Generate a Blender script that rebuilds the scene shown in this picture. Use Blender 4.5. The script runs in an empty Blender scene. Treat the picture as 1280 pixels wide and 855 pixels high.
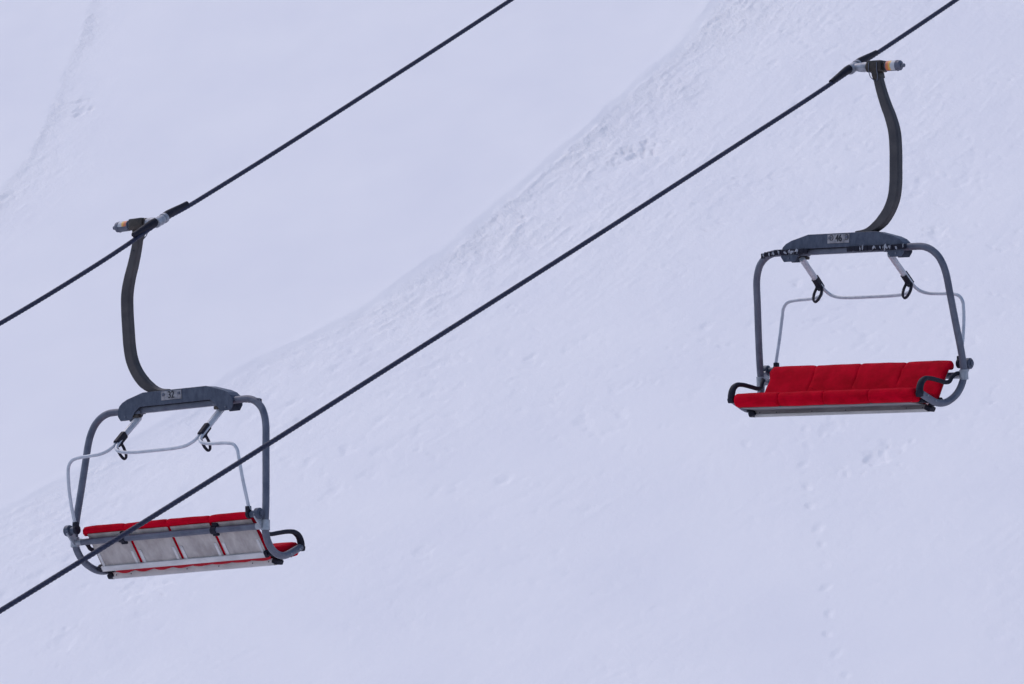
import bpy, bmesh, math
import numpy as np
from mathutils import Vector, Matrix

scene = bpy.context.scene
C = scene.collection
R = math.radians
rng = np.random.RandomState(7)

# ------------------------------------------------------------------ materials
def new_mat(name):
    m = bpy.data.materials.new(name); m.use_nodes = True
    nt = m.node_tree; b = nt.nodes['Principled BSDF']
    return m, nt, b

def noise_mat(name, c1, c2, scale=8, rough=.5, metal=0.0, bump=0.0, bscale=60, stretch=(1, 1, 1), lo=.35, hi=.65,
              sheen=0.0, rough2=None, spec=.5, detail=6):
    m, nt, b = new_mat(name); N = nt.nodes; L = nt.links
    tc = N.new('ShaderNodeTexCoord'); mp = N.new('ShaderNodeMapping'); mp.inputs['Scale'].default_value = stretch
    L.new(tc.outputs['Object'], mp.inputs[0])
    n = N.new('ShaderNodeTexNoise'); n.inputs['Scale'].default_value = scale; n.inputs['Detail'].default_value = detail
    n.inputs['Roughness'].default_value = .65
    L.new(mp.outputs[0], n.inputs[0])
    r = N.new('ShaderNodeValToRGB'); r.color_ramp.elements[0].position = lo; r.color_ramp.elements[1].position = hi
    r.color_ramp.elements[0].color = (*c1, 1); r.color_ramp.elements[1].color = (*c2, 1)
    L.new(n.outputs['Fac'], r.inputs[0]); L.new(r.outputs[0], b.inputs['Base Color'])
    b.inputs['Metallic'].default_value = metal
    b.inputs['Specular IOR Level'].default_value = spec
    b.inputs['Sheen Weight'].default_value = sheen
    if sheen: b.inputs['Sheen Tint'].default_value = (1, .25, .2, 1)
    if rough2 is None: b.inputs['Roughness'].default_value = rough
    else:
        mr = N.new('ShaderNodeMapRange'); mr.inputs['To Min'].default_value = rough; mr.inputs['To Max'].default_value = rough2
        L.new(n.outputs['Fac'], mr.inputs[0]); L.new(mr.outputs[0], b.inputs['Roughness'])
    if bump:
        n2 = N.new('ShaderNodeTexNoise'); n2.inputs['Scale'].default_value = bscale; n2.inputs['Detail'].default_value = 4
        L.new(mp.outputs[0], n2.inputs[0])
        bp = N.new('ShaderNodeBump'); bp.inputs['Strength'].default_value = bump; bp.inputs['Distance'].default_value = .01
        L.new(n2.outputs['Fac'], bp.inputs['Height']); L.new(bp.outputs[0], b.inputs['Normal'])
    return m

M = dict(
    galv=noise_mat('galvanised_steel', (.078, .085, .12), (.13, .14, .18), 9, .42, .35, .12, 70, rough2=.62),
    beam=noise_mat('mottled_zinc', (.036, .045, .075), (.070, .083, .12), 16, .4, .35, .15, 60, stretch=(1.4, 1, .7), rough2=.6),
    arm=noise_mat('weathered_arm_steel', (.036, .033, .039), (.068, .061, .064), 5, .5, .35, .2, 50, rough2=.7),
    brown=noise_mat('greasy_brown_casting', (.020, .015, .014), (.050, .037, .031), 22, .45, .3, .3, 60),
    silver=noise_mat('bare_aluminium', (.22, .225, .255), (.40, .41, .45), 20, .5, .3, .2, 50, rough2=.55),
    bracket=noise_mat('light_bracket_steel', (.22, .235, .27), (.36, .38, .42), 20, .45, .3, .15, 60),
    pipe=noise_mat('pale_painted_pipe', (.38, .40, .45), (.50, .52, .57), 12, .35, .1, .05, 60),
    sleeve=noise_mat('anodised_sleeve', (.40, .41, .45), (.52, .53, .57), 14, .4, .2, .05, 60),
    black=noise_mat('black_rubber', (.006, .006, .014), (.014, .014, .026), 25, .62, 0, .2, 80, spec=.2),
    rope=noise_mat('dark_steel_rope', (.010, .012, .034), (.034, .037, .072), 30, .55, .1, .1, 90, spec=.25),
    red=noise_mat('red_seat_fabric', (.37, .0008, .010), (.55, .0016, .018), 7, .75, 0, .35, 160, sheen=.0, spec=.03, stretch=(1, 1, 1)),
    redstrap=noise_mat('red_piping', (.42, .008, .025), (.50, .012, .03), 12, .6, 0, .1, 80, spec=.3),
    panel=noise_mat('scuffed_grey_panel', (.30, .265, .255), (.47, .43, .41), 9, .5, .1, .2, 60, stretch=(1, .5, .5), rough2=.65),
    rail=noise_mat('pale_aluminium_rail', (.44, .425, .43), (.60, .58, .58), 10, .45, .15, .1, 60, stretch=(.4, 1, 1)),
    pan=noise_mat('grey_seat_pan', (.11, .10, .105), (.19, .175, .18), 8, .5, .2, .15, 60, stretch=(.4, 1, 1)),
    plate=noise_mat('grimy_number_plate', (.14, .135, .15), (.30, .29, .31), 28, .55, 0, .1, 60),
    ink=noise_mat('black_paint', (.006, .006, .012), (.015, .015, .022), 30, .6),
    snowbit=noise_mat('frozen_snow_crumbs', (.18, .19, .22), (.36, .36, .40), 30, .7, 0, .3, 60),
)

def spring_label_mat():
    m, nt, b = new_mat('spring_label'); N = nt.nodes; L = nt.links
    tc = N.new('ShaderNodeTexCoord'); sx = N.new('ShaderNodeSeparateXYZ'); L.new(tc.outputs['Object'], sx.inputs[0])
    n = N.new('ShaderNodeTexNoise'); n.inputs['Scale'].default_value = 40; L.new(tc.outputs['Object'], n.inputs[0])
    ad = N.new('ShaderNodeMath'); ad.operation = 'MULTIPLY_ADD'; ad.inputs[1].default_value = .02
    L.new(n.outputs['Fac'], ad.inputs[0]); L.new(sx.outputs['X'], ad.inputs[2])
    mr = N.new('ShaderNodeMapRange'); mr.inputs['From Min'].default_value = -.445; mr.inputs['From Max'].default_value = -.355
    L.new(ad.outputs[0], mr.inputs[0])
    r = N.new('ShaderNodeValToRGB'); r.color_ramp.interpolation = 'LINEAR'
    e = r.color_ramp.elements; e[0].position = 0; e[0].color = (.42, .43, .46, 1); e[1].position = 1; e[1].color = (.52, .14, .07, 1)
    for p, c in ((.42, (.46, .46, .47)), (.5, (.62, .34, .07)), (.68, (.66, .36, .06)), (.74, (.6, .15, .05))):
        q = e.new(p); q.color = (*c, 1)
    L.new(mr.outputs[0], r.inputs[0]); L.new(r.outputs[0], b.inputs['Base Color']); b.inputs['Roughness'].default_value = .45
    return m
M['label'] = spring_label_mat()

# ------------------------------------------------------------------ mesh helpers
def link(name, verts, faces, mat, parent=None, smooth=True, loc=None, angle=35):
    me = bpy.data.meshes.new(name)
    me.from_pydata([tuple(float(c) for c in v) for v in verts], [], [tuple(f) for f in faces])
    me.update()
    bm = bmesh.new(); bm.from_mesh(me); bmesh.ops.recalc_face_normals(bm, faces=bm.faces[:])
    for f in bm.faces: f.smooth = smooth
    if smooth:
        for e in bm.edges:
            if len(e.link_faces) == 2 and e.calc_face_angle(0) > R(angle): e.smooth = False
    bm.to_mesh(me); bm.free()
    me.materials.append(mat)
    o = bpy.data.objects.new(name, me); C.objects.link(o)
    if parent: o.parent = parent
    return o

class MB:
    """collects shapes that make up one mesh"""
    def __init__(s): s.v = []; s.f = []
    def add(s, v, f):
        n = len(s.v); s.v += [Vector(p) for p in v]; s.f += [[i + n for i in q] for q in f]; return s
    def build(s, name, mat, parent=None, **k): return link(name, s.v, s.f, mat, parent, **k)

def catmull(P, n=8):
    P = [np.array(p, float) for p in P]; out = []
    Q = [2 * P[0] - P[1]] + P + [2 * P[-1] - P[-2]]
    for i in range(1, len(Q) - 2):
        a, b, c, d = Q[i - 1:i + 3]
        # centripetal parametrisation keeps tight bends from overshooting
        t0 = 0; t1 = t0 + max(np.linalg.norm(b - a), 1e-6) ** .5; t2 = t1 + max(np.linalg.norm(c - b), 1e-6) ** .5; t3 = t2 + max(np.linalg.norm(d - c), 1e-6) ** .5
        for t in np.linspace(t1, t2, n, endpoint=False):
            A1 = (t1 - t) / (t1 - t0) * a + (t - t0) / (t1 - t0) * b
            A2 = (t2 - t) / (t2 - t1) * b + (t - t1) / (t2 - t1) * c
            A3 = (t3 - t) / (t3 - t2) * c + (t - t2) / (t3 - t2) * d
            B1 = (t2 - t) / (t2 - t0) * A1 + (t - t0) / (t2 - t0) * A2
            B2 = (t3 - t) / (t3 - t1) * A2 + (t - t1) / (t3 - t1) * A3
            out.append((t2 - t) / (t2 - t1) * B1 + (t - t1) / (t2 - t1) * B2)
    out.append(P[-1]); return out

def sweep(path, prof, up=(0, 0, 1), scale=None):
    """sweep a closed 2D profile (list of (a,b)) along a path; frame by parallel transport"""
    P = [Vector([float(c) for c in p]) for p in path]; n = len(P); T = []
    for i in range(n): T.append((P[min(i + 1, n - 1)] - P[max(i - 1, 0)]).normalized())
    u = Vector(up); u = (u - T[0] * u.dot(T[0])).normalized()
    V = []; F = []; k = len(prof)
    for i in range(n):
        u = (u - T[i] * u.dot(T[i])).normalized(); w = T[i].cross(u)
        s = scale[i] if scale is not None else (1, 1)
        for a, b in prof: V.append(P[i] + u * a * s[0] + w * b * s[1])
    for i in range(n - 1):
        for j in range(k): F.append([i * k + j, i * k + (j + 1) % k, (i + 1) * k + (j + 1) % k, (i + 1) * k + j])
    F.append(list(range(k))[::-1]); F.append([(n - 1) * k + j for j in range(k)])
    return V, F
def circ(r, k=16): return [(r * math.cos(2 * math.pi * j / k), r * math.sin(2 * math.pi * j / k)) for j in range(k)]
def rrect(a, b, c):
    return [(a - c, b), (a, b - c), (a, -b + c), (a - c, -b), (-a + c, -b), (-a, -b + c), (-a, b - c), (-a + c, b)]
def tube(path, r, k=16, **kw): return sweep(path, circ(r, k), **kw)
def cyl(p0, p1, r, k=20, r1=None, chamfer=.004):
    p0 = Vector(p0); p1 = Vector(p1); d = (p1 - p0).normalized(); r1 = r if r1 is None else r1
    pth = [p0, p0 + d * chamfer, p1 - d * chamfer, p1]
    sc = [((r - chamfer), ) * 2, (r, r), (r1, r1), ((r1 - chamfer), ) * 2]
    up = (0, 0, 1) if abs(d.z) < .9 else (0, 1, 0)
    return sweep(pth, circ(1, k), up=up, scale=sc)
def box(c, s, bev=.004, rot=None):
    bm = bmesh.new(); bmesh.ops.create_cube(bm, size=1)
    for v in bm.verts: v.co = Vector((v.co.x * s[0], v.co.y * s[1], v.co.z * s[2]))
    if bev: bmesh.ops.bevel(bm, geom=bm.edges[:], offset=bev, segments=2, profile=.6, affect='EDGES')
    mt = (rot if rot is not None else Matrix.Identity(3))
    V = [mt @ v.co + Vector(c) for v in bm.verts]; F = [[v.index for v in f.verts] for f in bm.faces]; bm.free()
    return V, F
def prism(poly, y0, y1, bev=.003):
    """extrude an (x,z) outline along y"""
    bm = bmesh.new(); vs = [bm.verts.new((x, y0, z)) for x, z in poly]; f = bm.faces.new(vs)
    r = bmesh.ops.extrude_face_region(bm, geom=[f]); nv = [g for g in r['geom'] if isinstance(g, bmesh.types.BMVert)]
    for v in nv: v.co.y = y1
    bmesh.ops.recalc_face_normals(bm, faces=bm.faces[:])
    if bev: bmesh.ops.bevel(bm, geom=bm.edges[:], offset=bev, segments=1, affect='EDGES')
    bmesh.ops.triangulate(bm, faces=[f for f in bm.faces if len(f.verts) > 4])
    bm.verts.index_update()
    V = [v.co.copy() for v in bm.verts]; F = [[v.index for v in f.verts] for f in bm.faces]; bm.free(); return V, F

def text_mesh(body, height, width, thick=.0012, offset=.0):
    cu = bpy.data.curves.new('numerals', 'FONT'); cu.body = body; cu.size = 1; cu.extrude = 0; cu.offset = offset
    cu.align_x = 'CENTER'; cu.align_y = 'CENTER'
    o = bpy.data.objects.new('numerals', cu); C.objects.link(o)
    dg = bpy.context.evaluated_depsgraph_get(); dg.update()
    me = bpy.data.meshes.new_from_object(o.evaluated_get(dg))
    V = np.array([v.co[:] for v in me.vertices]); F = [list(p.vertices) for p in me.polygons]
    bpy.data.objects.remove(o); bpy.data.curves.remove(cu)
    mn = V.min(0); mx = V.max(0); c = (mn + mx) / 2
    V = (V - c); V[:, 0] *= width / (mx[0] - mn[0]); V[:, 1] *= height / (mx[1] - mn[1])
    return V, F

def empty(name, loc=(0, 0, 0)):
    o = bpy.data.objects.new(name, None); o.location = loc; C.objects.link(o); return o

# ------------------------------------------------------------------ pose data
AZ = 0.6148443422719715                      # heading of the lift line
POSE = {
    32: ((-2.987293343658566, 57.12983499470572, 5.2803463396474),
         ((0.816521, 0.575412, -0.046846), (-0.576589, 0.816874, -0.016178), (0.028958, 0.040221, 0.998771))),
    46: ((3.0149413509072915, 57.319829462555944, 6.694874343472494),
         ((-0.816573, -0.577233, -0.003248), (0.576626, -0.815428, -0.050788), (0.026668, -0.043345, 0.998704))),
}
ROPEPT = {32: (-3.148, 56.978, 6.781), 46: (3.1, 57.371, 8.208)}
SLOPE = {32: (.425, .505), 46: (.462, .472)}
ROPE_R = .0190
# (distance along the line from the grip, height above the grip)
ROPE = {32: [(-60, -19.5), (-30, -11.6), (-12, -5.25), (-5, -2.33), (-2.231, -1.105), (-1.049, -.545), (-.464, -.25), (0, -.004), (.399, .174), (.75, .342), (1.6, .755), (3, 1.45), (4.938, 2.42), (8, 3.99), (16, 8.3), (35, 19.2), (70, 41)],
        46: [(-60, -24.2), (-35, -15.2), (-20, -8.95), (-11.988, -5.462), (-9.4, -4.31), (-6.951, -3.2), (-4.2, -1.95), (-1.826, -.857), (-.8, -.384), (-.305, -.15), (0, -.004), (.379, .172), (.8, .370), (1.289, .602), (1.811, .852), (5, 2.42), (14, 7.0), (35, 18.6), (70, 39.5)]}

# ------------------------------------------------------------------ ropes
def make_rope(k, label):
    ctrl = ROPE[k]; J = np.array(ROPEPT[k])
    s = np.array([c[0] for c in ctrl]); z = np.array([c[1] for c in ctrl])
    pts = catmull([(a, b, 0) for a, b in zip(s, z)], 24); S = np.array([p[0] for p in pts]); Z = np.array([p[1] for p in pts])
    lo, hi = (-15, 9)
    ss = np.concatenate([np.arange(-60, lo, .25), np.arange(lo, hi, .011), np.arange(hi, 70, .25)])
    zz = np.interp(ss, S, Z)
    cx = J[0] + ss * math.sin(AZ); cy = J[1] + ss * math.cos(AZ); cz = J[2] + zz
    P = np.stack([cx, cy, cz], 1); T = np.gradient(P, axis=0); T /= np.linalg.norm(T, axis=1)[:, None]
    side = np.array([math.cos(AZ), -math.sin(AZ), 0]); U = np.cross(side, T) * -1; U = np.cross(T, side)
    kk = 36; th = np.arange(kk) * 2 * np.pi / kk
    arc = np.concatenate([[0], np.cumsum(np.linalg.norm(np.diff(P, axis=0), axis=1))])
    strand = np.where((ss > lo - .3) & (ss < hi + .3), 1.0, 1.0)
    V = np.empty((len(ss), kk, 3))
    for j in range(kk):
        ph = 6 * (th[j] - 2 * np.pi * arc / .30)
        rr = ROPE_R * (.86 + .25 * np.abs(np.cos(ph / 2)) ** .8 * strand)
        V[:, j] = P + rr[:, None] * (math.cos(th[j]) * side + math.sin(th[j]) * U)
    n = len(ss); V = V.reshape(-1, 3)
    F = [[i * kk + j, i * kk + (j + 1) % kk, (i + 1) * kk + (j + 1) % kk, (i + 1) * kk + j] for i in range(n - 1) for j in range(kk)]
    V = V - J
    o = link('haul_rope', V, F, M['rope'], smooth=True, angle=60)
    o.location = ROPEPT[k]
    o['label'] = label; o['category'] = 'cable'; o['group'] = 'haul ropes of the chairlift'
    return o

# ------------------------------------------------------------------ chair
def chair(num, label, crumbs):
    loc, mat = POSE[num]
    root = empty('lift_chair'); m4 = Matrix(mat).to_4x4(); m4.translation = Vector(loc); root.matrix_world = m4
    root['label'] = label; root['category'] = 'chairlift chair'; root['group'] = 'four seat chairs hanging on the chairlift'
    inv = Matrix(mat).transposed()
    # ---- cross beam: inverted channel with bracket feet at both ends
    top = [(-.655, -.15), (-.635, -.105), (-.60, -.075), (-.54, -.048), (-.36, 0), (.36, 0), (.54, -.048), (.60, -.075), (.635, -.105), (.655, -.15)]
    outline = top + [(.655, -.195), (.625, -.238), (.51, -.238), (.455, -.165), (.40, -.128), (-.40, -.128), (-.455, -.165), (-.51, -.238), (-.625, -.238), (-.655, -.195)]
    mb = MB()
    for s in (-1, 1): mb.add(*prism(outline, s * .068 - .004, s * .068 + .004, .002))
    V = []; F = []
    for x, z in top:
        V += [(x, -.064, z - .001), (x, .064, z - .001), (x, -.064, z - .009), (x, .064, z - .009)]
    for i in range(len(top) - 1):
        a = i * 4; b = a + 4
        F += [[a, a + 1, b + 1, b], [a + 2, b + 2, b + 3, a + 3], [a, b, b + 2, a + 2], [a + 1, a + 3, b + 3, b + 1]]
    F += [[0, 2, 3, 1], [len(V) - 4, len(V) - 3, len(V) - 1, len(V) - 2]]
    mb.add(V, F)
    bolts = []
    for sx in (-.57, .57):                                    # bolts on the bracket feet
        for sy in (-1, 1): bolts.append(cyl((sx, sy * .070, -.205), (sx, sy * .079, -.205), .009, 6, chamfer=.001))
    beam = mb.build('cross_beam', M['beam'], root, smooth=False)
    for q in bolts: MB().add(*q).build('bolt', M['galv'], beam)
    # lower square tube under the channel, holds the frame ends
    lower = MB(); lower.add(*box((0, -.004, -.155), (1.06, .075, .050), .006))
    for sx in (-.47, .47): lower.add(*box((sx, -.01, -.172), (.11, .09, .03), .004))
    lower.build('lower_tube', M['galv'], root, angle=30)
    for sx in (-1, 1):                                        # brown pivot blocks that carry the restraint bar
        pv = MB(); pv.add(*box((sx * .47, -.035, -.203), (.085, .05, .028), .005)); pv.add(*cyl((sx * .47 - .05, -.035, -.207), (sx * .47 + .05, -.035, -.207), .012))
        pv.build('pivot_block', M['brown'], root)
    # black rubber strips along the front of the beam, with frozen snow on them
    for (x0, x1) in ((.36, .86), (-.68, -.06)):
        st = MB(); n = 14
        for i in range(n):
            a = x0 + (x1 - x0) * i / n; w = (x1 - x0) / n
            xm = a + w / 2; zc = -.150 - .03 * max(0, (abs(xm) - .66) / .2) ** 2
            st.add(*box((xm, .063 + .018 + .003 * math.sin(i * 2.3), zc + .003 * math.sin(i * 1.7)), (w * 1.04, .022, .045 + .005 * math.sin(i * 3.1)), .005))
        so = st.build('rubber_strip', M['black'], root)
        if crumbs:
            cb = MB(); rs = np.random.RandomState(int(abs(x0) * 100))
            for i in range(11):
                bm = bmesh.new(); bmesh.ops.create_icosphere(bm, subdivisions=1, radius=1)
                cx = x0 + (x1 - x0) * rs.rand(); sc = .0035 + .0045 * rs.rand() ** 2; el = 1 + 2.5 * rs.rand()
                zc = -.150 - .03 * max(0, (abs(cx) - .66) / .2) ** 2
                V = [Vector((v.co.x * sc * el + cx, v.co.y * sc + .094, v.co.z * sc * rs.uniform(.6, 1.2) + zc + .013 * rs.randn())) for v in bm.verts]
                cb.add(V, [[v.index for v in f.verts] for f in bm.faces]); bm.free()
            cb.build('snow_crumbs', M['snowbit'], so)['kind'] = 'stuff'
    # ---- number plates front and back
    for sy, xc in ((1, .035), (-1, -.03)):
        pm = MB(); pm.add(*box((xc, sy * .0755, -.050), (.232, .004, .080), .001))
        p = pm.build('number_plate', M['plate'], root)
        TV, TF = text_mesh(str(num), .062, .066, offset=.0)
        V = []; F0 = TF; TF = []; nv = len(TV)
        for c, (ox, oz) in enumerate(((-.0032, 0), (0, .0015), (.0032, 0), (0, -.0015))):
            V += [(xc - sy * (v[0] + ox + (.004 if sy > 0 else 0)), sy * (.0782 + .0002 * c), -.045 + v[1] + oz) for v in TV]
            TF += [[i + c * nv for i in f] for f in F0]
        link('numerals', V, TF, M['ink'], p, smooth=False)
        for dx in (-.088, .088): MB().add(*cyl((xc + dx, sy * .0765, -.040), (xc + dx, sy * .087, -.040), .014, 12, chamfer=.002)).build('bolt', M['galv'], p)
                                                    # smudged printed rings beside the bolts
        if sy > 0:
            for dx in (-.088, .075):
                ring = [(xc + dx + .020 * math.cos(t), .0785, -.040 + .024 * math.sin(t)) for t in np.linspace(.6, 5.6, 16)]
                MB().add(*tube(ring, .003, 6, up=(0, 1, 0))).build('printed_mark', M['ink'], p)
    # ---- hanger arm
    A = [(-.235, -.155, 1.50), (-.30, -.135, 1.30), (-.36, -.122, 1.15), (-.415, -.107, 1.04), (-.465, -.092, .90), (-.487, -.076, .75), (-.497, -.060, .58), (-.502, -.045, .42),
         (-.490, -.033, .30), (-.450, -.019, .19), (-.385, -.01, .10), (-.305, -.004, .038), (-.22, -.002, .004), (-.12, -.002, -.008)]
    path = catmull(A, 6); n = len(path)
    zz = np.array([p[2] for p in path])
    sc = [(1, np.interp(z, [-.01, 0.04, .1, .3, .9, 1.25, 1.5], [.35, .8, 1.0, 1.04, 1.0, .82, .72])) for z in zz]
    mb = MB(); mb.add(*sweep(path, rrect(.040, .052, .014), up=(0, 1, 0), scale=sc))
    arm = mb.build('hanger_arm', M['arm'], root, smooth=False)
    for p0, p1 in (((-.306, -.099, 1.272), (-.306, -.094, 1.272)), ((-.306, -.180, 1.272), (-.306, -.1745, 1.272))):
        MB().add(*cyl(p0, p1, .009, 12, chamfer=.001)).build('locating_hole', M['ink'], arm)
    # ---- grip head
    hb = MB(); hb.add(*box((-.245, -.155, 1.505), (.155, .125, .105), .014))
    hb.add(*box((-.260, -.150, 1.430), (.078, .104, .085), .012, Matrix.Rotation(R(16), 3, 'Y'))); hb.add(*cyl((-.17, -.155, 1.505), (-.15, -.155, 1.505), .05, 20)); hb.add(*cyl((-.34, -.155, 1.505), (-.322, -.155, 1.505), .040, 20))
    grip = hb.build('grip_head', M['brown'], root, angle=40)
    for dx in (-.04, .045):
        pth = catmull([(-.245 + dx, -.088, 1.54), (-.245 + dx, -.087, 1.47), (-.255 + dx * .9, -.092, 1.41), (-.27 + dx * .3, -.095, 1.372)], 5)
        MB().add(*tube(pth, .004, 8, up=(0, 1, 0))).build('retaining_wire', M['galv'], grip)
    sp = MB(); sp.add(*cyl((-.362, -.155, 1.503), (-.338, -.155, 1.503), .034, 20)); sp.add(*cyl((-.500, -.155, 1.502), (-.352, -.155, 1.503), .0465, 24, chamfer=.006))
    sp.add(*cyl((-.475, -.155, 1.502), (-.460, -.155, 1.502), .0500, 24, chamfer=.004)); sp.add(*cyl((-.508, -.155, 1.501), (-.495, -.155, 1.502), .036, 20, r1=.042))
    sp.add(*cyl((-.540, -.155, 1.500), (-.505, -.155, 1.501), .018, 12))
    spring = sp.build('spring_housing', M['galv'], grip)
    V = []; F = []; na = 26
    for i, x in enumerate(np.linspace(-.457, -.362, 6)):
        for t in np.linspace(R(-62), R(186), na):             # label wraps from the front over the top
            V.append((x, -.155 + .0478 * math.cos(t), 1.503 + .0478 * math.sin(t)))
    for i in range(5):
        for j in range(na - 1): F.append([i * na + j, i * na + j + 1, (i + 1) * na + j + 1, (i + 1) * na + j])
    link('spring_label', V, F, M['label'], spring)
    # jaw, built along the real direction of the rope
    J = inv @ (Vector(ROPEPT[num]) - Vector(loc))
    def rp(s, up=0, side=0):
        sl = SLOPE[num][0 if s < 0 else 1]; w = Vector((math.sin(AZ) * s, math.cos(AZ) * s, sl * s))
        t = Vector((math.sin(AZ), math.cos(AZ), sl)).normalized(); sd = Vector((math.cos(AZ), -math.sin(AZ), 0)); nn = sd.cross(t)
        if nn.z < 0: nn = -nn
        return J + inv @ (w + nn * up + sd * side)
    jm = MB()
    jm.add(*sweep([(-.165, -.157, 1.507), (-.11, -.158, 1.508), J + Vector((-.055, 0, .0)), J + Vector((-.02, 0, .005))], circ(1, 16), up=(0, 1, 0), scale=[(.042, .042), (.038, .046), (.054, .040), (.042, .033)]))
    jm.add(*sweep([rp(-.085, .004), rp(-.065, .004), rp(0, .006), rp(.065, .004), rp(.085, .004)], circ(1, 18), scale=[(.026, .026), (.037, .037), (.046, .045), (.037, .037), (.026, .026)]))
    for s in (-.055, .055): jm.add(*sweep([rp(s - .014, .006), rp(s + .014, .006)], circ(.047, 16)))
    jm.build('rope_jaw', M['silver'], grip, angle=45)
    for s in (-1, 1):
        tg = MB()
        tg.add(*sweep([rp(s * .055, .013), rp(s * .12, .016), rp(s * .21, .013), rp(s * .33, .007), rp(s * .385, .004)], circ(1, 14),
                      scale=[(.040, .034), (.039, .033), (.032, .028), (.0235, .0245), (.0222, .0235)]))
        tg.build('rope_guide', M['black'], grip, angle=45)
    # ---- side frames
    for s in (1, -1):
        col = [(.50, -.012, -.150), (.60, -.012, -.150), (.70, -.016, -.148), (.80, -.019, -.152), (.875, -.026, -.180), (.945, -.036, -.240), (.985, -.050, -.315), (1.008, -.066, -.40),
               (1.028, -.106, -.60), (1.052, -.155, -.85), (1.074, -.203, -1.08), (1.081, -.226, -1.20), (1.081, -.238, -1.28), (1.072, -.225, -1.37), (1.056, -.165, -1.465), (1.036, -.06, -1.535), (1.022, .045, -1.562),
               (1.010, .14, -1.556), (1.004, .25, -1.522), (1.0, .37, -1.482)]
        col = [(s * x, y, z) for x, y, z in col]
        fb = MB(); fb.add(*tube(catmull(col, 7), .0325, 18, up=(0, 1, 0)))
        if s > 0: fb.add(*box((.90, -.022, -.165), (.03, .045, .012), .003, Matrix.Rotation(R(-25), 3, 'Y')))
        fr = fb.build('side_frame', M['galv'], root, angle=50)
        for y, z in ((.10, -1.560), (.18, -1.546), (.31, -1.503)): MB().add(*cyl((s * 1.036, y, z), (s * 1.0445, y, z), .007, 8, chamfer=.001)).build('rivet', M['bracket'], fr)
        # clamp plate and pivot hub behind the tube
        hb = MB()
        hb.add(*sweep([(s * 1.081, -.232, -1.255), (s * 1.081, -.238, -1.345)], circ(.0405, 18), up=(0, 1, 0)))
        yz = [(-.315, -1.17), (-.375, -1.20), (-.365, -1.235), (-.262, -1.345), (-.215, -1.33), (-.215, -1.255)]
        V = [(s * 1.055, y, z) for y, z in yz] + [(s * 1.072, y, z) for y, z in yz]; k = len(yz)
        hb.add(V, [list(range(k)), list(range(k, 2 * k))[::-1]] + [[i, (i + 1) % k, k + (i + 1) % k, k + i] for i in range(k)])
        hb.build('clamp_plate', M['bracket'], fr, angle=30)
        hu = MB(); hu.add(*cyl((s * 1.048, -.325, -1.198), (s * 1.108, -.325, -1.198), .050, 22, chamfer=.01)); hu.add(*cyl((s * 1.105, -.325, -1.198), (s * 1.120, -.325, -1.198), .026, 6, chamfer=.002))
        hu.add(*cyl((s * .985, -.325, -1.198), (s * 1.05, -.325, -1.198), .030, 18))
        hub = hu.build('pivot_hub', M['beam'], fr)
        # black armrest
        ar = [(.998, .385, -1.482), (.998, .382, -1.44), (.998, .355, -1.385), (.998, .29, -1.350), (.998, .20, -1.345), (.999, .05, -1.360), (1.0, -.06, -1.372), (1.004, -.115, -1.362), (1.012, -.150, -1.320), (1.03, -.19, -1.292), (1.065, -.235, -1.285)]
        am = MB(); pth = catmull([(s * x, y, z) for x, y, z in ar], 6); ys = [p[1] for p in pth]
        sc = [(np.interp(y, [-.2, 0, .25, .33, .40], [.019, .018, .021, .030, .036]), np.interp(y, [-.2, .25, .33, .40], [.019, .021, .027, .030])) for y in ys]
        am.add(*sweep(pth, circ(1, 14), up=(1, 0, 0), scale=sc))
        am.add(*box((s * .998, .378, -1.487), (.062, .066, .05), .014, Matrix.Rotation(R(-20), 3, 'X')))
        am.build('armrest', M['black'], root)
    # ---- rear cross tube with black clamps
    ct = MB(); ct.add(*tube([(-1.045, -.245, -1.305), (1.045, -.245, -1.305)], .029, 18)); cto = ct.build('rear_cross_tube', M['galv'], root)
    for x in (-.52, .52):
        k = MB(); k.add(*sweep([(x - .03, -.245, -1.305), (x + .03, -.245, -1.305)], circ(.037, 18))); k.add(*box((x, -.225, -1.262), (.07, .05, .045), .01)); k.add(*box((x + .01, -.235, -1.345), (.06, .03, .025), .008))
        k.build('clamp', M['black'], cto)
    for s in (-1, 1):
        k = MB(); k.add(*cyl((s * .99, -.245, -1.305), (s * 1.055, -.245, -1.305), .0305, 14)); k.build('end_pin', M['bracket'], cto)
    # ---- backrest: profile runs in the (y,z) plane
    b0 = np.array([-.262, -1.190]); b1 = np.array([-.030, -1.535]); ax = (b1 - b0) / np.linalg.norm(b1 - b0); HL = np.linalg.norm(b1 - b0)
    nb = np.array([-ax[1], ax[0]])                           # towards the passenger
    if nb[0] < 0: nb = -nb
    X0, X1 = -.955, .955
    def cushion(name, prof, parent, depth_amp=.015, nx=97, jitter=.004, wide=None):
        """closed padded shape: prof(u)-> list of (y,z) centre ring points; pinched at the seams"""
        ring = [np.array(p) for p in prof]; k = len(ring); cen = sum(ring) / k
        V = []; F = []; xs = []
        for i in range(nx): xs.append(X0 + (X1 - X0) * i / (nx - 1))
        for q in range(1, 4):                                  # tighten rows round each seam
            c = X0 + (X1 - X0) * q / 4; xs += [c - .02, c - .008, c - .003, c + .003, c + .008, c + .02]
        xs += [X0 + .004, X0 + .012, X1 - .004, X1 - .012]; xs = sorted(set(round(x, 5) for x in xs))
        rs = np.random.RandomState(11)
        ph = rs.rand(6) * 6
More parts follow.
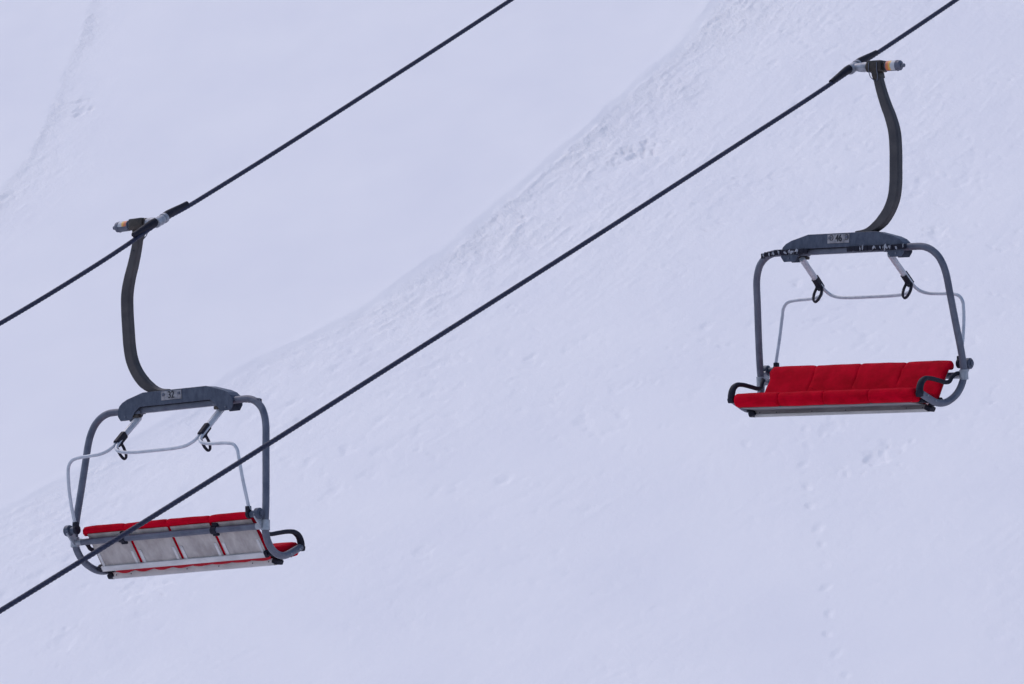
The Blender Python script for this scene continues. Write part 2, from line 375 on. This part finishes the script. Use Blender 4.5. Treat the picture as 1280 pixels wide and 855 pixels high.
        for x in xs:
            u = (x - X0) / (X1 - X0) * 4; fr = u - math.floor(u) if u < 4 else 1
            d = min(fr, 1 - fr) * (X1 - X0) / 4                # distance to the nearest seam
            edge = min(x - X0, X1 - x)
            pin = 1 - math.exp(-d / .0085) * .95 if edge > .05 else 1
            shrink = depth_amp * (1 - pin) + .030 * max(0, 1 - edge / .028) ** 2.2
            sg = .0025 * math.sin(math.pi * fr)
            for j, p in enumerate(ring):
                v = p - cen; L_ = np.linalg.norm(v); n_ = v / L_
                wob = jitter * (math.sin(x * 9 + ph[0] + j * .7) * .5 + math.sin(x * 23 + ph[1] - j * 1.1) * .3)
                q = p - n_ * min(shrink, L_ * .8) + n_ * (sg + wob)
                V.append((x * (1 if wide is None else (1.006 if wide[j] else .978)), q[0], q[1]))
        m = len(xs)
        for i in range(m - 1):
            for j in range(k): F.append([i * k + j, i * k + (j + 1) % k, (i + 1) * k + (j + 1) % k, (i + 1) * k + j])
        F.append(list(range(k))); F.append([(m - 1) * k + j for j in range(k)][::-1])
        return link(name, V, F, M['red'], parent, angle=60)
    def bp(t, n): q = b0 + ax * t + nb * n; return q
    ring = [bp(HL, .000), bp(HL * .75, .000), bp(HL * .5, .000), bp(HL * .25, .000), bp(.052, .000)]
    # the pad rolls over the top edge and down behind it
    ring += [bp(.042, -.018), bp(.027, -.031), bp(.006, -.034), bp(-.012, -.022), bp(-.018, .004), bp(-.008, .026)]
    ring += [bp(.03, .042), bp(.08, .046), bp(HL * .4, .047), bp(HL * .6, .047), bp(HL * .8, .046), bp(HL * .95, .040), bp(HL + .004, .020)]
    roll = [0] * 5 + [1] * 7 + [0] * 7
    back = cushion('backrest', ring, root, wide=roll)
    # grey rear panels; red piping shows in the gaps
    W = (X1 - X0 - .02) / 4
    rotp = Matrix.Rotation(math.atan2(ax[1], ax[0]), 3, 'X')  # local Y axis runs down the back
    for q in range(4):
        xa = X0 + .01 + q * W; xb = xa + W
        pm = MB(); c = bp(HL * .56, -.007)
        pm.add(*box(((xa + xb) / 2, c[0], c[1]), (W - .030, HL * .88, .008), .003, rotp))
        nf = len(pm.f)
        for xx in (xa + .045, xb - .045):
            c2 = bp(HL * .80, -.0135); pm.add(*box((xx, c2[0], c2[1]), (.028, HL * .36, .006), .003, rotp))
        po = pm.build('rear_panel', M['panel'], back, angle=30); po.data.materials.append(M['rail'])
        for p_ in list(po.data.polygons)[nf:]: p_.material_index = 1
    c = bp(HL * .995, -.018)
    rl = MB(); rl.add(*box((-.008, c[0], c[1]), (1.862, .046, .022), .006, rotp)); rl.add(*box((-.008, c[0] + .010, c[1] - .024), (1.862, .012, .010), .003, rotp))
    rail = rl.build('rear_rail', M['rail'], root, angle=30)
    for s in (-1, 1):
        c = bp(HL * .99, -.012); k = MB(); k.add(*box((s * .942 - .008, c[0] - .0, c[1] - .002), (.038, .062, .045), .010, rotp)); k.add(*cyl((s * .95, c[0] + .0, c[1] - .005), (s * 1.03, c[0] + .05, c[1] - .010), .020, 12))
        k.build('end_cap', M['black'], rail)
    # ---- seat cushion, rising to a rolled front lip
    seat = [(-.015, -1.548), (.10, -1.556), (.20, -1.556), (.30, -1.556), (.365, -1.560), (.405, -1.550), (.428, -1.520), (.432, -1.485), (.420, -1.452), (.395, -1.433), (.35, -1.430), (.28, -1.440), (.18, -1.458), (.08, -1.474), (.01, -1.486), (-.025, -1.515)]
    st = cushion('seat_cushion', seat, root, depth_amp=.015)
    # scalloped lower hem behind the cross channel
    V = []; F = []; nn = 120
    for i in range(nn + 1):
        x = -.86 + 1.76 * i / nn; ph_ = (x + .86) / .22 * math.pi
        zb = -1.580 - .015 * abs(math.sin(ph_)) - .003 * math.sin(x * 31)
        V += [(x, .052, -1.535), (x, .058, zb), (x, .064, zb), (x, .060, -1.535)]
    for i in range(nn):
        a = i * 4; b = a + 4
        for j in range(4): F.append([a + j, b + j, b + (j + 1) % 4, a + (j + 1) % 4])
    F += [[0, 1, 2, 3], [nn * 4 + 3, nn * 4 + 2, nn * 4 + 1, nn * 4]]
    link('hem', V, F, M['redstrap'], st)
    # grey seat pan and the cross channel under it
    pn = MB(); pn.add(*box((0, .235, -1.5675), (1.80, .28, .010), .003, Matrix.Rotation(R(3), 3, 'X')))
    pn.build('seat_pan', M['pan'], root, angle=30)
    ch = MB(); ch.add(*prism([(-.915, -1.578), (.915, -1.578), (.912, -1.638), (-.912, -1.638)], .078, .084, .0015)); ch.add(*box((0, .104, -1.6365), (1.826, .042, .005), .0015)); ch.add(*box((0, .1255, -1.626), (1.826, .007, .027), .0015)); nf = len(ch.f); ch.add(*prism([(-.915, -1.570), (.915, -1.570), (.912, -1.613), (-.912, -1.613)], .122, .127, .0015))
    cho = ch.build('cross_channel', M['rail'], root, angle=30); cho.data.materials.append(M['pan'])
    for p_ in list(cho.data.polygons)[nf:]: p_.material_index = 1
    for x in (-.87, -.70, .68, .86, -.06, .30):
        
        for y, z in ((.077, -1.606), (.128, -1.600)): MB().add(*cyl((x, y - .0008, z), (x, y + .0008, z), .006, 10, chamfer=.0003)).build('rivet_hole', M['ink'], cho)
    for s in (-1, 1):
        k = MB(); k.add(*box((s * .935, .110, -1.608), (.065, .10, .046), .012, Matrix.Rotation(s * R(24), 3, 'Y'))); k.add(*box((s * .93, .235, -1.545), (.09, .16, .03), .008))
        k.add(*cyl((s * .94, .12, -1.585), (s * 1.0, .13, -1.562), .024, 12))
        k.build('end_cap', M['black'], cho)
    # ---- restraint bar, lowered behind: three bent pipes that pair up in two arm sleeves
    rb = MB(); r = .0155
    at = lambda sx, dx: (sx * (.470 + dx), .005, -.212); ab = lambda sx, dx: (sx * (.478 + dx), -.300, -.440)
    out = None
    for s in (-1, 1):
        side = [at(s, .016), ab(s, .016), (s * .500, -.365, -.490), (s * .530, -.400, -.522), (s * .60, -.418, -.545), (s * .70, -.424, -.553), (s * .84, -.428, -.560), (s * .915, -.430, -.578), (s * .955, -.431, -.625), (s * .968, -.429, -.70), (s * .980, -.405, -.88), (s * .986, -.36, -1.07), (s * .985, -.333, -1.16)]
        rb.add(*tube(catmull(side, 7), r, 12, up=(0, 1, 0)))
    mid = []
    hpts = [(.454, .005, -.212), (.462, -.300, -.440), (.452, -.362, -.490), (.424, -.396, -.522), (.36, -.402, -.545), (.24, -.392, -.556), (.1, -.385, -.558)]
    mid = [(-x, y, z) for x, y, z in hpts] + [(0, -.384, -.558)] + hpts[::-1]
    rb.add(*tube(catmull(mid, 7), r, 12, up=(0, 1, 0)))
    bar = rb.build('restraint_bar', M['pipe'], root, angle=50)
    for s in (-1, 1):
        sl = MB(); a = Vector((s * .470, .005, -.214)); b = Vector((s * .475, -.245, -.398))
        sl.add(*sweep([a, b], rrect(.022, .028, .010), up=(1, 0, 0))); sl.build('arm_sleeve', M['sleeve'], bar, angle=25)
        # black clip with an open foot loop hanging from it
        cl = MB(); d = (b - a).normalized(); c0 = a + d * (b - a).length * .88; c1 = Vector((s * .478, -.325, -.462))
        cl.add(*sweep([c0, c0 + d * .03, c1], rrect(.029, .036, .012), up=(1, 0, 0)))
        lo = []
        cen = Vector((s * .477, -.285, -.515))
        for t in np.linspace(0, 2 * math.pi, 25)[:-1]:
            lo.append(cen + Vector((.038 * math.cos(t), 0, .078 * math.sin(t))) + Vector((0, -.045 * math.sin(t) + .02, 0)))
        lo.append(lo[0]); lo.append(lo[1]); cl.add(*sweep(lo, rrect(.013, .009, .003), up=(0, 1, 0)))
        cl.add(*box((s * .477, -.285, -.448), (.058, .045, .05), .012)); cl.build('foot_loop', M['black'], bar, angle=40)
        k = MB(); k.add(*cyl((s * .962, -.33, -1.195), (s * .992, -.33, -1.195), .043, 18)); k.add(*box((s * .978, -.338, -1.155), (.042, .045, .06), .008))
        k.build('bar_clamp', M['black'], bar)
    return root

make_rope(32, 'thin dark steel cable higher up, carrying the chair seen from behind with number 32')
make_rope(46, 'dark twisted steel cable crossing in front of the chair with grey rear panels')
chair(32, 'chairlift chair numbered 32 seen from behind, grey rear panels and red top roll', False)
chair(46, 'chairlift chair numbered 46 facing the viewer with its bright red seat and backrest', True)

# ------------------------------------------------------------------ snow slope
def vnoise(x, y, seed):
    r = np.random.RandomState(seed); T = r.rand(512, 512)
    xi = np.floor(x).astype(int); yi = np.floor(y).astype(int); fx = x - xi; fy = y - yi
    fx = fx * fx * fx * (fx * (fx * 6 - 15) + 10); fy = fy * fy * fy * (fy * (fy * 6 - 15) + 10)
    a = T[xi % 512, yi % 512]; b = T[(xi + 1) % 512, yi % 512]; c = T[xi % 512, (yi + 1) % 512]; d = T[(xi + 1) % 512, (yi + 1) % 512]
    return (a + (b - a) * fx) * (1 - fy) + (c + (d - c) * fx) * fy - .5
def fbm(x, y, seed, oct=4, gain=.5):
    s = 0; a = 1
    for o in range(oct): s = s + a * vnoise(x * 2 ** o + 17.3 * o, y * 2 ** o - 9.1 * o, seed + o); a *= gain
    return s
def smooth(a, b, x): t = np.clip((x - a) / (b - a), 0, 1); return t * t * (3 - 2 * t)

def grow(start, end, step, f=1.16):
    out = []; s = step; x = start; sg = 1 if end > start else -1
    while (x < end) if sg > 0 else (x > end): s *= f; x += sg * s; out.append(x)
    return out
gx = list(np.arange(-15.2, 13.6, .04)); gy = list(np.arange(100.5, 165.5, .075))
gx = grow(gx[0], -700, .04)[::-1] + gx + grow(gx[-1], 700, .04); gy = grow(gy[0], -420, .075)[::-1] + gy + grow(gy[-1], 1300, .075)
X, Y = np.meshgrid(np.array(gx), np.array(gy))
plane = -16 + .42 * (Y - 58) + .2 * X
hi = 190; plane = np.where(plane > 60, 60 + (hi - 60) * (1 - np.exp(-(plane - 60) / (hi - 60))), plane)   # eases off to an upper ridge
lo = -58; plane = lo + 10 * np.log1p(np.exp(np.clip((plane - lo) / 10, -40, 40)))                          # and down to a valley floor
rr2 = X ** 2 + Y ** 2
far = smooth(30, 200, np.abs(X) + np.abs(Y - 130))
Z = plane + far * 9 * fbm(X / 130, Y / 130, 3, 4) + (38.4) * np.exp(-rr2 / 16 ** 2)

def polydist(pts, X, Y):
    """signed distance (+ on the right-hand side) and arc position"""
    P = np.array(catmull([(a, b, 0) for a, b in pts], 4))[:, :2]; best = np.full(X.shape, 1e9); sg = np.zeros(X.shape); arc = np.zeros(X.shape); acc = 0
    for a, b in zip(P[:-1], P[1:]):
        d = b - a; L = np.hypot(*d); t = np.clip(((X - a[0]) * d[0] + (Y - a[1]) * d[1]) / L ** 2, 0, 1)
        dx = X - a[0] - t * d[0]; dy = Y - a[1] - t * d[1]; q = np.hypot(dx, dy); m = q < best
        best = np.where(m, q, best); sg = np.where(m, np.sign(d[0] * dy - d[1] * dx), sg); arc = np.where(m, acc + t * L, arc); acc += L
    return best * sg, arc
near = (X > -40) & (X < 40) & (Y > 80) & (Y < 190); xn = X[near]; yn = Y[near]
crease = [(9.5, 168), (6.4, 156), (4.7, 148.16), (4.23, 146.41), (3.71, 144.75), (2.9, 143.02), (2.19, 141.28), (1.06, 138.66), (0.27, 136.81), (-0.67, 134.85), (-1.34, 133.33), (-2.31, 131.52), (-3.03, 130.39), (-3.9, 129.39), (-4.85, 128.57), (-5.46, 127.95), (-5.91, 127.14), (-6.71, 125.7), (-7.66, 124.53), (-8.66, 123.3), (-9.79, 122.04), (-13, 119), (-20, 114)]
crease2 = [(-10.5, 175), (-10.64, 159.85), (-10.62, 157.57), (-10.72, 155.3), (-10.79, 153.0), (-10.92, 150.01), (-11.04, 148.1), (-11.23, 146.3), (-11.55, 144.51), (-11.87, 143.01), (-13.5, 139), (-18, 133)]
d1, a1 = polydist(crease[::-1], xn, yn); d2, a2 = polydist(crease2[::-1], xn, yn)
d1 = -d1; d2 = -d2                                             # + = lower, rough side
wob = .13 * fbm(xn / .9, yn / 1.8, 31, 4, .6)
e1 = d1 + wob; e2 = d2 + .7 * wob
zn = np.zeros(xn.shape)
fade = (.65 + .35 * smooth(-9, -4, xn)) * (.75 + .6 * vnoise(a1 / 2.3, a1 * 0 + .5, 21))
# piste edge: rounded shoulder, then a short bank, then rough snow that dies out to the right
zn += .015 * np.exp(-(e1 / .25) ** 2) - fade * (.034 * smooth(-.03, .22, e1) + .036 * smooth(.1, .8, e1) - .05 * smooth(.7, 4.0, e1))
zn += .004 * np.exp(-(e2 / .3) ** 2) - .026 * smooth(-.05, .3, e2) + .019 * smooth(.4, 2.0, e2)
up = smooth(118, 142, yn)
rough = smooth(.08, .4, e1) * (.25 + .75 * np.exp(-np.clip(e1, 0, 99) / 2.4)) * (.45 + .55 * up)
rough = np.maximum(rough, 1.5 * smooth(-.05, .15, e2) * np.exp(-np.clip(e2, 0, 99) / (.35 + .55 * (1 - smooth(144, 154, yn)))) * (d1 < 0))
rough *= (.55 + .9 * np.clip(fbm(xn / 1.7, yn / 3.4, 55, 3) + .45, 0, 1.2))
right = smooth(.4, 2.0, e1)
streak = fbm(e1 / .16, a1 / 1.1, 111, 4, .6)
n1 = fbm(xn / .55, yn / 1.1, 61, 5, .55); n2 = fbm(xn / .16 + 3, yn / .34, 71, 3, .6)
ridged = np.maximum(0, fbm(xn / .34, yn / .62, 81, 4) - .08)
zn += rough * ((1.0 - .35 * smooth(136, 146, yn)) * (.033 * n1 + .029 * n2 + .050 * ridged + .060 * np.maximum(0, streak - .05)))
# elongated sastrugi-like marks on the right hand field
u_ = xn * .8 + yn * .25; w_ = yn * .8 - xn * .9
sc = np.maximum(0, fbm(u_ / .30, w_ / .55, 91, 3, .55) - .24) * smooth(-.1, .25, fbm(xn / 2.2, yn / 4.0, 95, 2))
flk = np.maximum(0, fbm((xn + .35 * yn) / .20, yn / .26, 191, 3, .6) - .30) * smooth(-.05, .3, fbm(xn / 1.6, yn / 3.0, 195, 2))
zn -= .058 * right * flk * (1 - .5 * smooth(4, 7, e1) * (yn < 116))
zn -= right * (.058 * sc) * (1 - .55 * smooth(3.5, 7, e1) * (yn < 118))
zn += .04 * fbm(xn / 3.5, yn / 6, 99, 3) + (.0012 + .0011 * right) * fbm(xn / .25, yn / .5, 101, 3)
zn += .02 * (d1 < 0) * fbm((xn * .9 + yn * .08) / 1.2, (yn - xn * .3) / 3.0, 103, 3)

def dent(cx, cy, rx, ry, depth, ang=0, rim=.15, irr=1.1):
    global zn
    depth = depth * .52
    m = (np.abs(xn - cx) < 3 * max(rx, ry)) & (np.abs(yn - cy) < 3 * max(rx, ry))
    dx = xn[m] - cx; dy = yn[m] - cy; ca, sa = math.cos(ang), math.sin(ang); a = (dx * ca + dy * sa) / rx; b = (-dx * sa + dy * ca) / ry
    q = np.sqrt(a * a + b * b) * (1 + irr * fbm(xn[m] / .11 + cx * 9, yn[m] / .2 + cy, 7, 2)); zn[m] += -depth * np.exp(-q ** 3) + depth * rim * np.exp(-((q - 1.35) / .35) ** 2)
tracks = [(5.4, 117.6), (5.4, 116.71), (5.28, 115.74), (5.28, 114.6), (5.29, 113.59), (5.38, 112.39), (5.4, 111.58), (5.4, 110.48), (5.36, 109.43), (5.35, 108.22), (5.27, 107.34), (5.37, 106.34), (5.47, 105.32), (5.57, 104.46), (5.7, 103.4), (5.62, 102.4)]
for i, (x, y) in enumerate(tracks):
    f = (.75, .5, .9, .9, 1, .9, .9, .35, .9, .8, 1, .6, .7, .7, .8, .8)[i]
    dent(x, y, .060 + .010 * (i % 3), .15 + .04 * (i % 2), .056 * f, .2 * math.sin(i * 2.1), .12, .6)
    if i % 3 != 1: dent(x + .05 * math.sin(i * 3.3), y - .42, .030, .07, .022 * f, 0, .1, .4)
for (x, y, rx, ry, d) in ((6.53, 115.38, .20, .34, .10), (6.80, 116.0, .10, .2, .05), (6.99, 115.75, .18, .22, .05), (2.78, 137.15, .30, .35, .14), (3.0, 137.6, .14, .4, .10), (.26, 134.33, .06, .14, .10), (-1.6, 115.16, .18, .3, .04), (8.51, 127.46, .16, .35, .07),
                          (-10.1, 149.6, .18, .3, .12), (-10.25, 150.4, .22, .12, .07), (-8.0, 114.3, .25, .5, .04), (-6.7, 116.4, .3, .5, .05), (5.9, 117.4, .16, .35, .05), (6.0, 114.9, .05, .16, .05), (4.3, 117.5, .08, .15, .035)):
    dent(x, y, rx, ry, d)
rs = np.random.RandomState(5)
for i in range(110):                                          # scattered crust breaks
    x = rs.uniform(-9, 12); y = rs.uniform(104, 147)
    d, _ = polydist(crease[::-1], np.array([x]), np.array([y]))
    if -d[0] < .8: continue
    s = rs.uniform(.4, 1.0) ** 2; dent(x, y, .05 + .20 * s, .06 + .14 * s, .004 + .011 * s, rs.uniform(-.5, .5), .15)
Z[near] += zn
ruff = np.zeros(X.shape); ruff[near] = np.clip(rough + .035 * right, 0, 1)
ny, nx = X.shape
me = bpy.data.meshes.new('snow_slope')
me.vertices.add(nx * ny); me.vertices.foreach_set('co', np.stack([X, Y, Z], -1).astype(np.float32).ravel())
ii = np.arange((ny - 1) * (nx - 1)); r_ = ii // (nx - 1); c_ = ii % (nx - 1); base = r_ * nx + c_
quad = np.stack([base, base + 1, base + nx + 1, base + nx], 1).astype(np.int32)
me.loops.add(quad.size); me.polygons.add(len(quad))
me.loops.foreach_set('vertex_index', quad.ravel()); me.polygons.foreach_set('loop_start', np.arange(len(quad), dtype=np.int32) * 4); me.polygons.foreach_set('loop_total', np.full(len(quad), 4, np.int32))
me.update(calc_edges=True); me.polygons.foreach_set('use_smooth', np.ones(len(quad), bool))
at_ = me.attributes.new('roughness_of_snow', 'FLOAT', 'POINT'); at_.data.foreach_set('value', ruff.astype(np.float32).ravel())
m, nt, b = new_mat('snow'); N = nt.nodes; L = nt.links
tc = N.new('ShaderNodeTexCoord'); mp = N.new('ShaderNodeMapping'); mp.inputs['Scale'].default_value = (1, .5, 1); L.new(tc.outputs['Object'], mp.inputs[0])
n1_ = N.new('ShaderNodeTexNoise'); n1_.inputs['Scale'].default_value = 12; n1_.inputs['Detail'].default_value = 7; n1_.inputs['Roughness'].default_value = .65; L.new(mp.outputs[0], n1_.inputs[0])
at = N.new('ShaderNodeAttribute'); at.attribute_name = 'roughness_of_snow'
mr = N.new('ShaderNodeMapRange'); mr.inputs['To Min'].default_value = .0026; mr.inputs['To Max'].default_value = .036; L.new(at.outputs['Fac'], mr.inputs[0])
bp_ = N.new('ShaderNodeBump'); bp_.inputs['Strength'].default_value = 1; L.new(mr.outputs[0], bp_.inputs['Distance']); L.new(n1_.outputs['Fac'], bp_.inputs['Height']); L.new(bp_.outputs[0], b.inputs['Normal'])
n2_ = N.new('ShaderNodeTexNoise'); n2_.inputs['Scale'].default_value = .35; n2_.inputs['Detail'].default_value = 3; L.new(mp.outputs[0], n2_.inputs[0])
rp_ = N.new('ShaderNodeValToRGB'); rp_.color_ramp.elements[0].position = .3; rp_.color_ramp.elements[1].position = .7
rp_.color_ramp.elements[0].color = (.785, .770, .80, 1); rp_.color_ramp.elements[1].color = (.82, .802, .818, 1)
L.new(n2_.outputs['Fac'], rp_.inputs[0]); L.new(rp_.outputs[0], b.inputs['Base Color'])
b.inputs['Roughness'].default_value = .75; b.inputs['Specular IOR Level'].default_value = .15
me.materials.append(m)
so = bpy.data.objects.new('snow_slope', me); C.objects.link(so); so['kind'] = 'structure'

# ------------------------------------------------------------------ light
SUN_EL, SUN_AZ = R(60), R(-50)          # azimuth from +Y (view direction), negative = to the left
world = bpy.data.worlds.new('World'); scene.world = world; world.use_nodes = True
wn = world.node_tree; bg = wn.nodes['Background']; sky = wn.nodes.new('ShaderNodeTexSky')
sky.sky_type = 'NISHITA'; sky.sun_disc = False; sky.sun_elevation = SUN_EL; sky.sun_rotation = SUN_AZ; sky.dust_density = 6; sky.air_density = 1.0; sky.ozone_density = 1.0; sky.altitude = 1500
wn.links.new(sky.outputs[0], bg.inputs[0]); bg.inputs[1].default_value = .12
sl = bpy.data.lights.new('sun', 'SUN'); sl.energy = .5; sl.angle = R(60); sl.color = (1, .88, .88)
sun = bpy.data.objects.new('sun', sl); C.objects.link(sun)
dvec = Vector((math.sin(SUN_AZ) * math.cos(SUN_EL), math.cos(SUN_AZ) * math.cos(SUN_EL), math.sin(SUN_EL)))
sun.rotation_euler = dvec.to_track_quat('Z', 'Y').to_euler(); sun.location = dvec * 80

# ------------------------------------------------------------------ camera
cd = bpy.data.cameras.new('camera'); cam = bpy.data.objects.new('camera', cd); C.objects.link(cam); scene.camera = cam
cd.sensor_width = 36; cd.lens = 36 * 8000 / 1280; cd.clip_start = .5; cd.clip_end = 5000
e, ro = 0.0994334078203262, 0.0027910866032217554
right = Vector((1, 0, 0)); upv = Vector((0, -math.sin(e), math.cos(e))); fwd = Vector((0, math.cos(e), math.sin(e)))
r2 = right * math.cos(ro) - upv * math.sin(ro); u2 = right * math.sin(ro) + upv * math.cos(ro)
mw = Matrix((r2, u2, -fwd)).transposed().to_4x4(); cam.matrix_world = mw
vs = scene.view_settings; vs.view_transform = 'Standard'; vs.look = 'None'; vs.gamma = 1; vs.use_curve_mapping = False; vs.exposure = .67
scene.cycles.use_adaptive_sampling = True
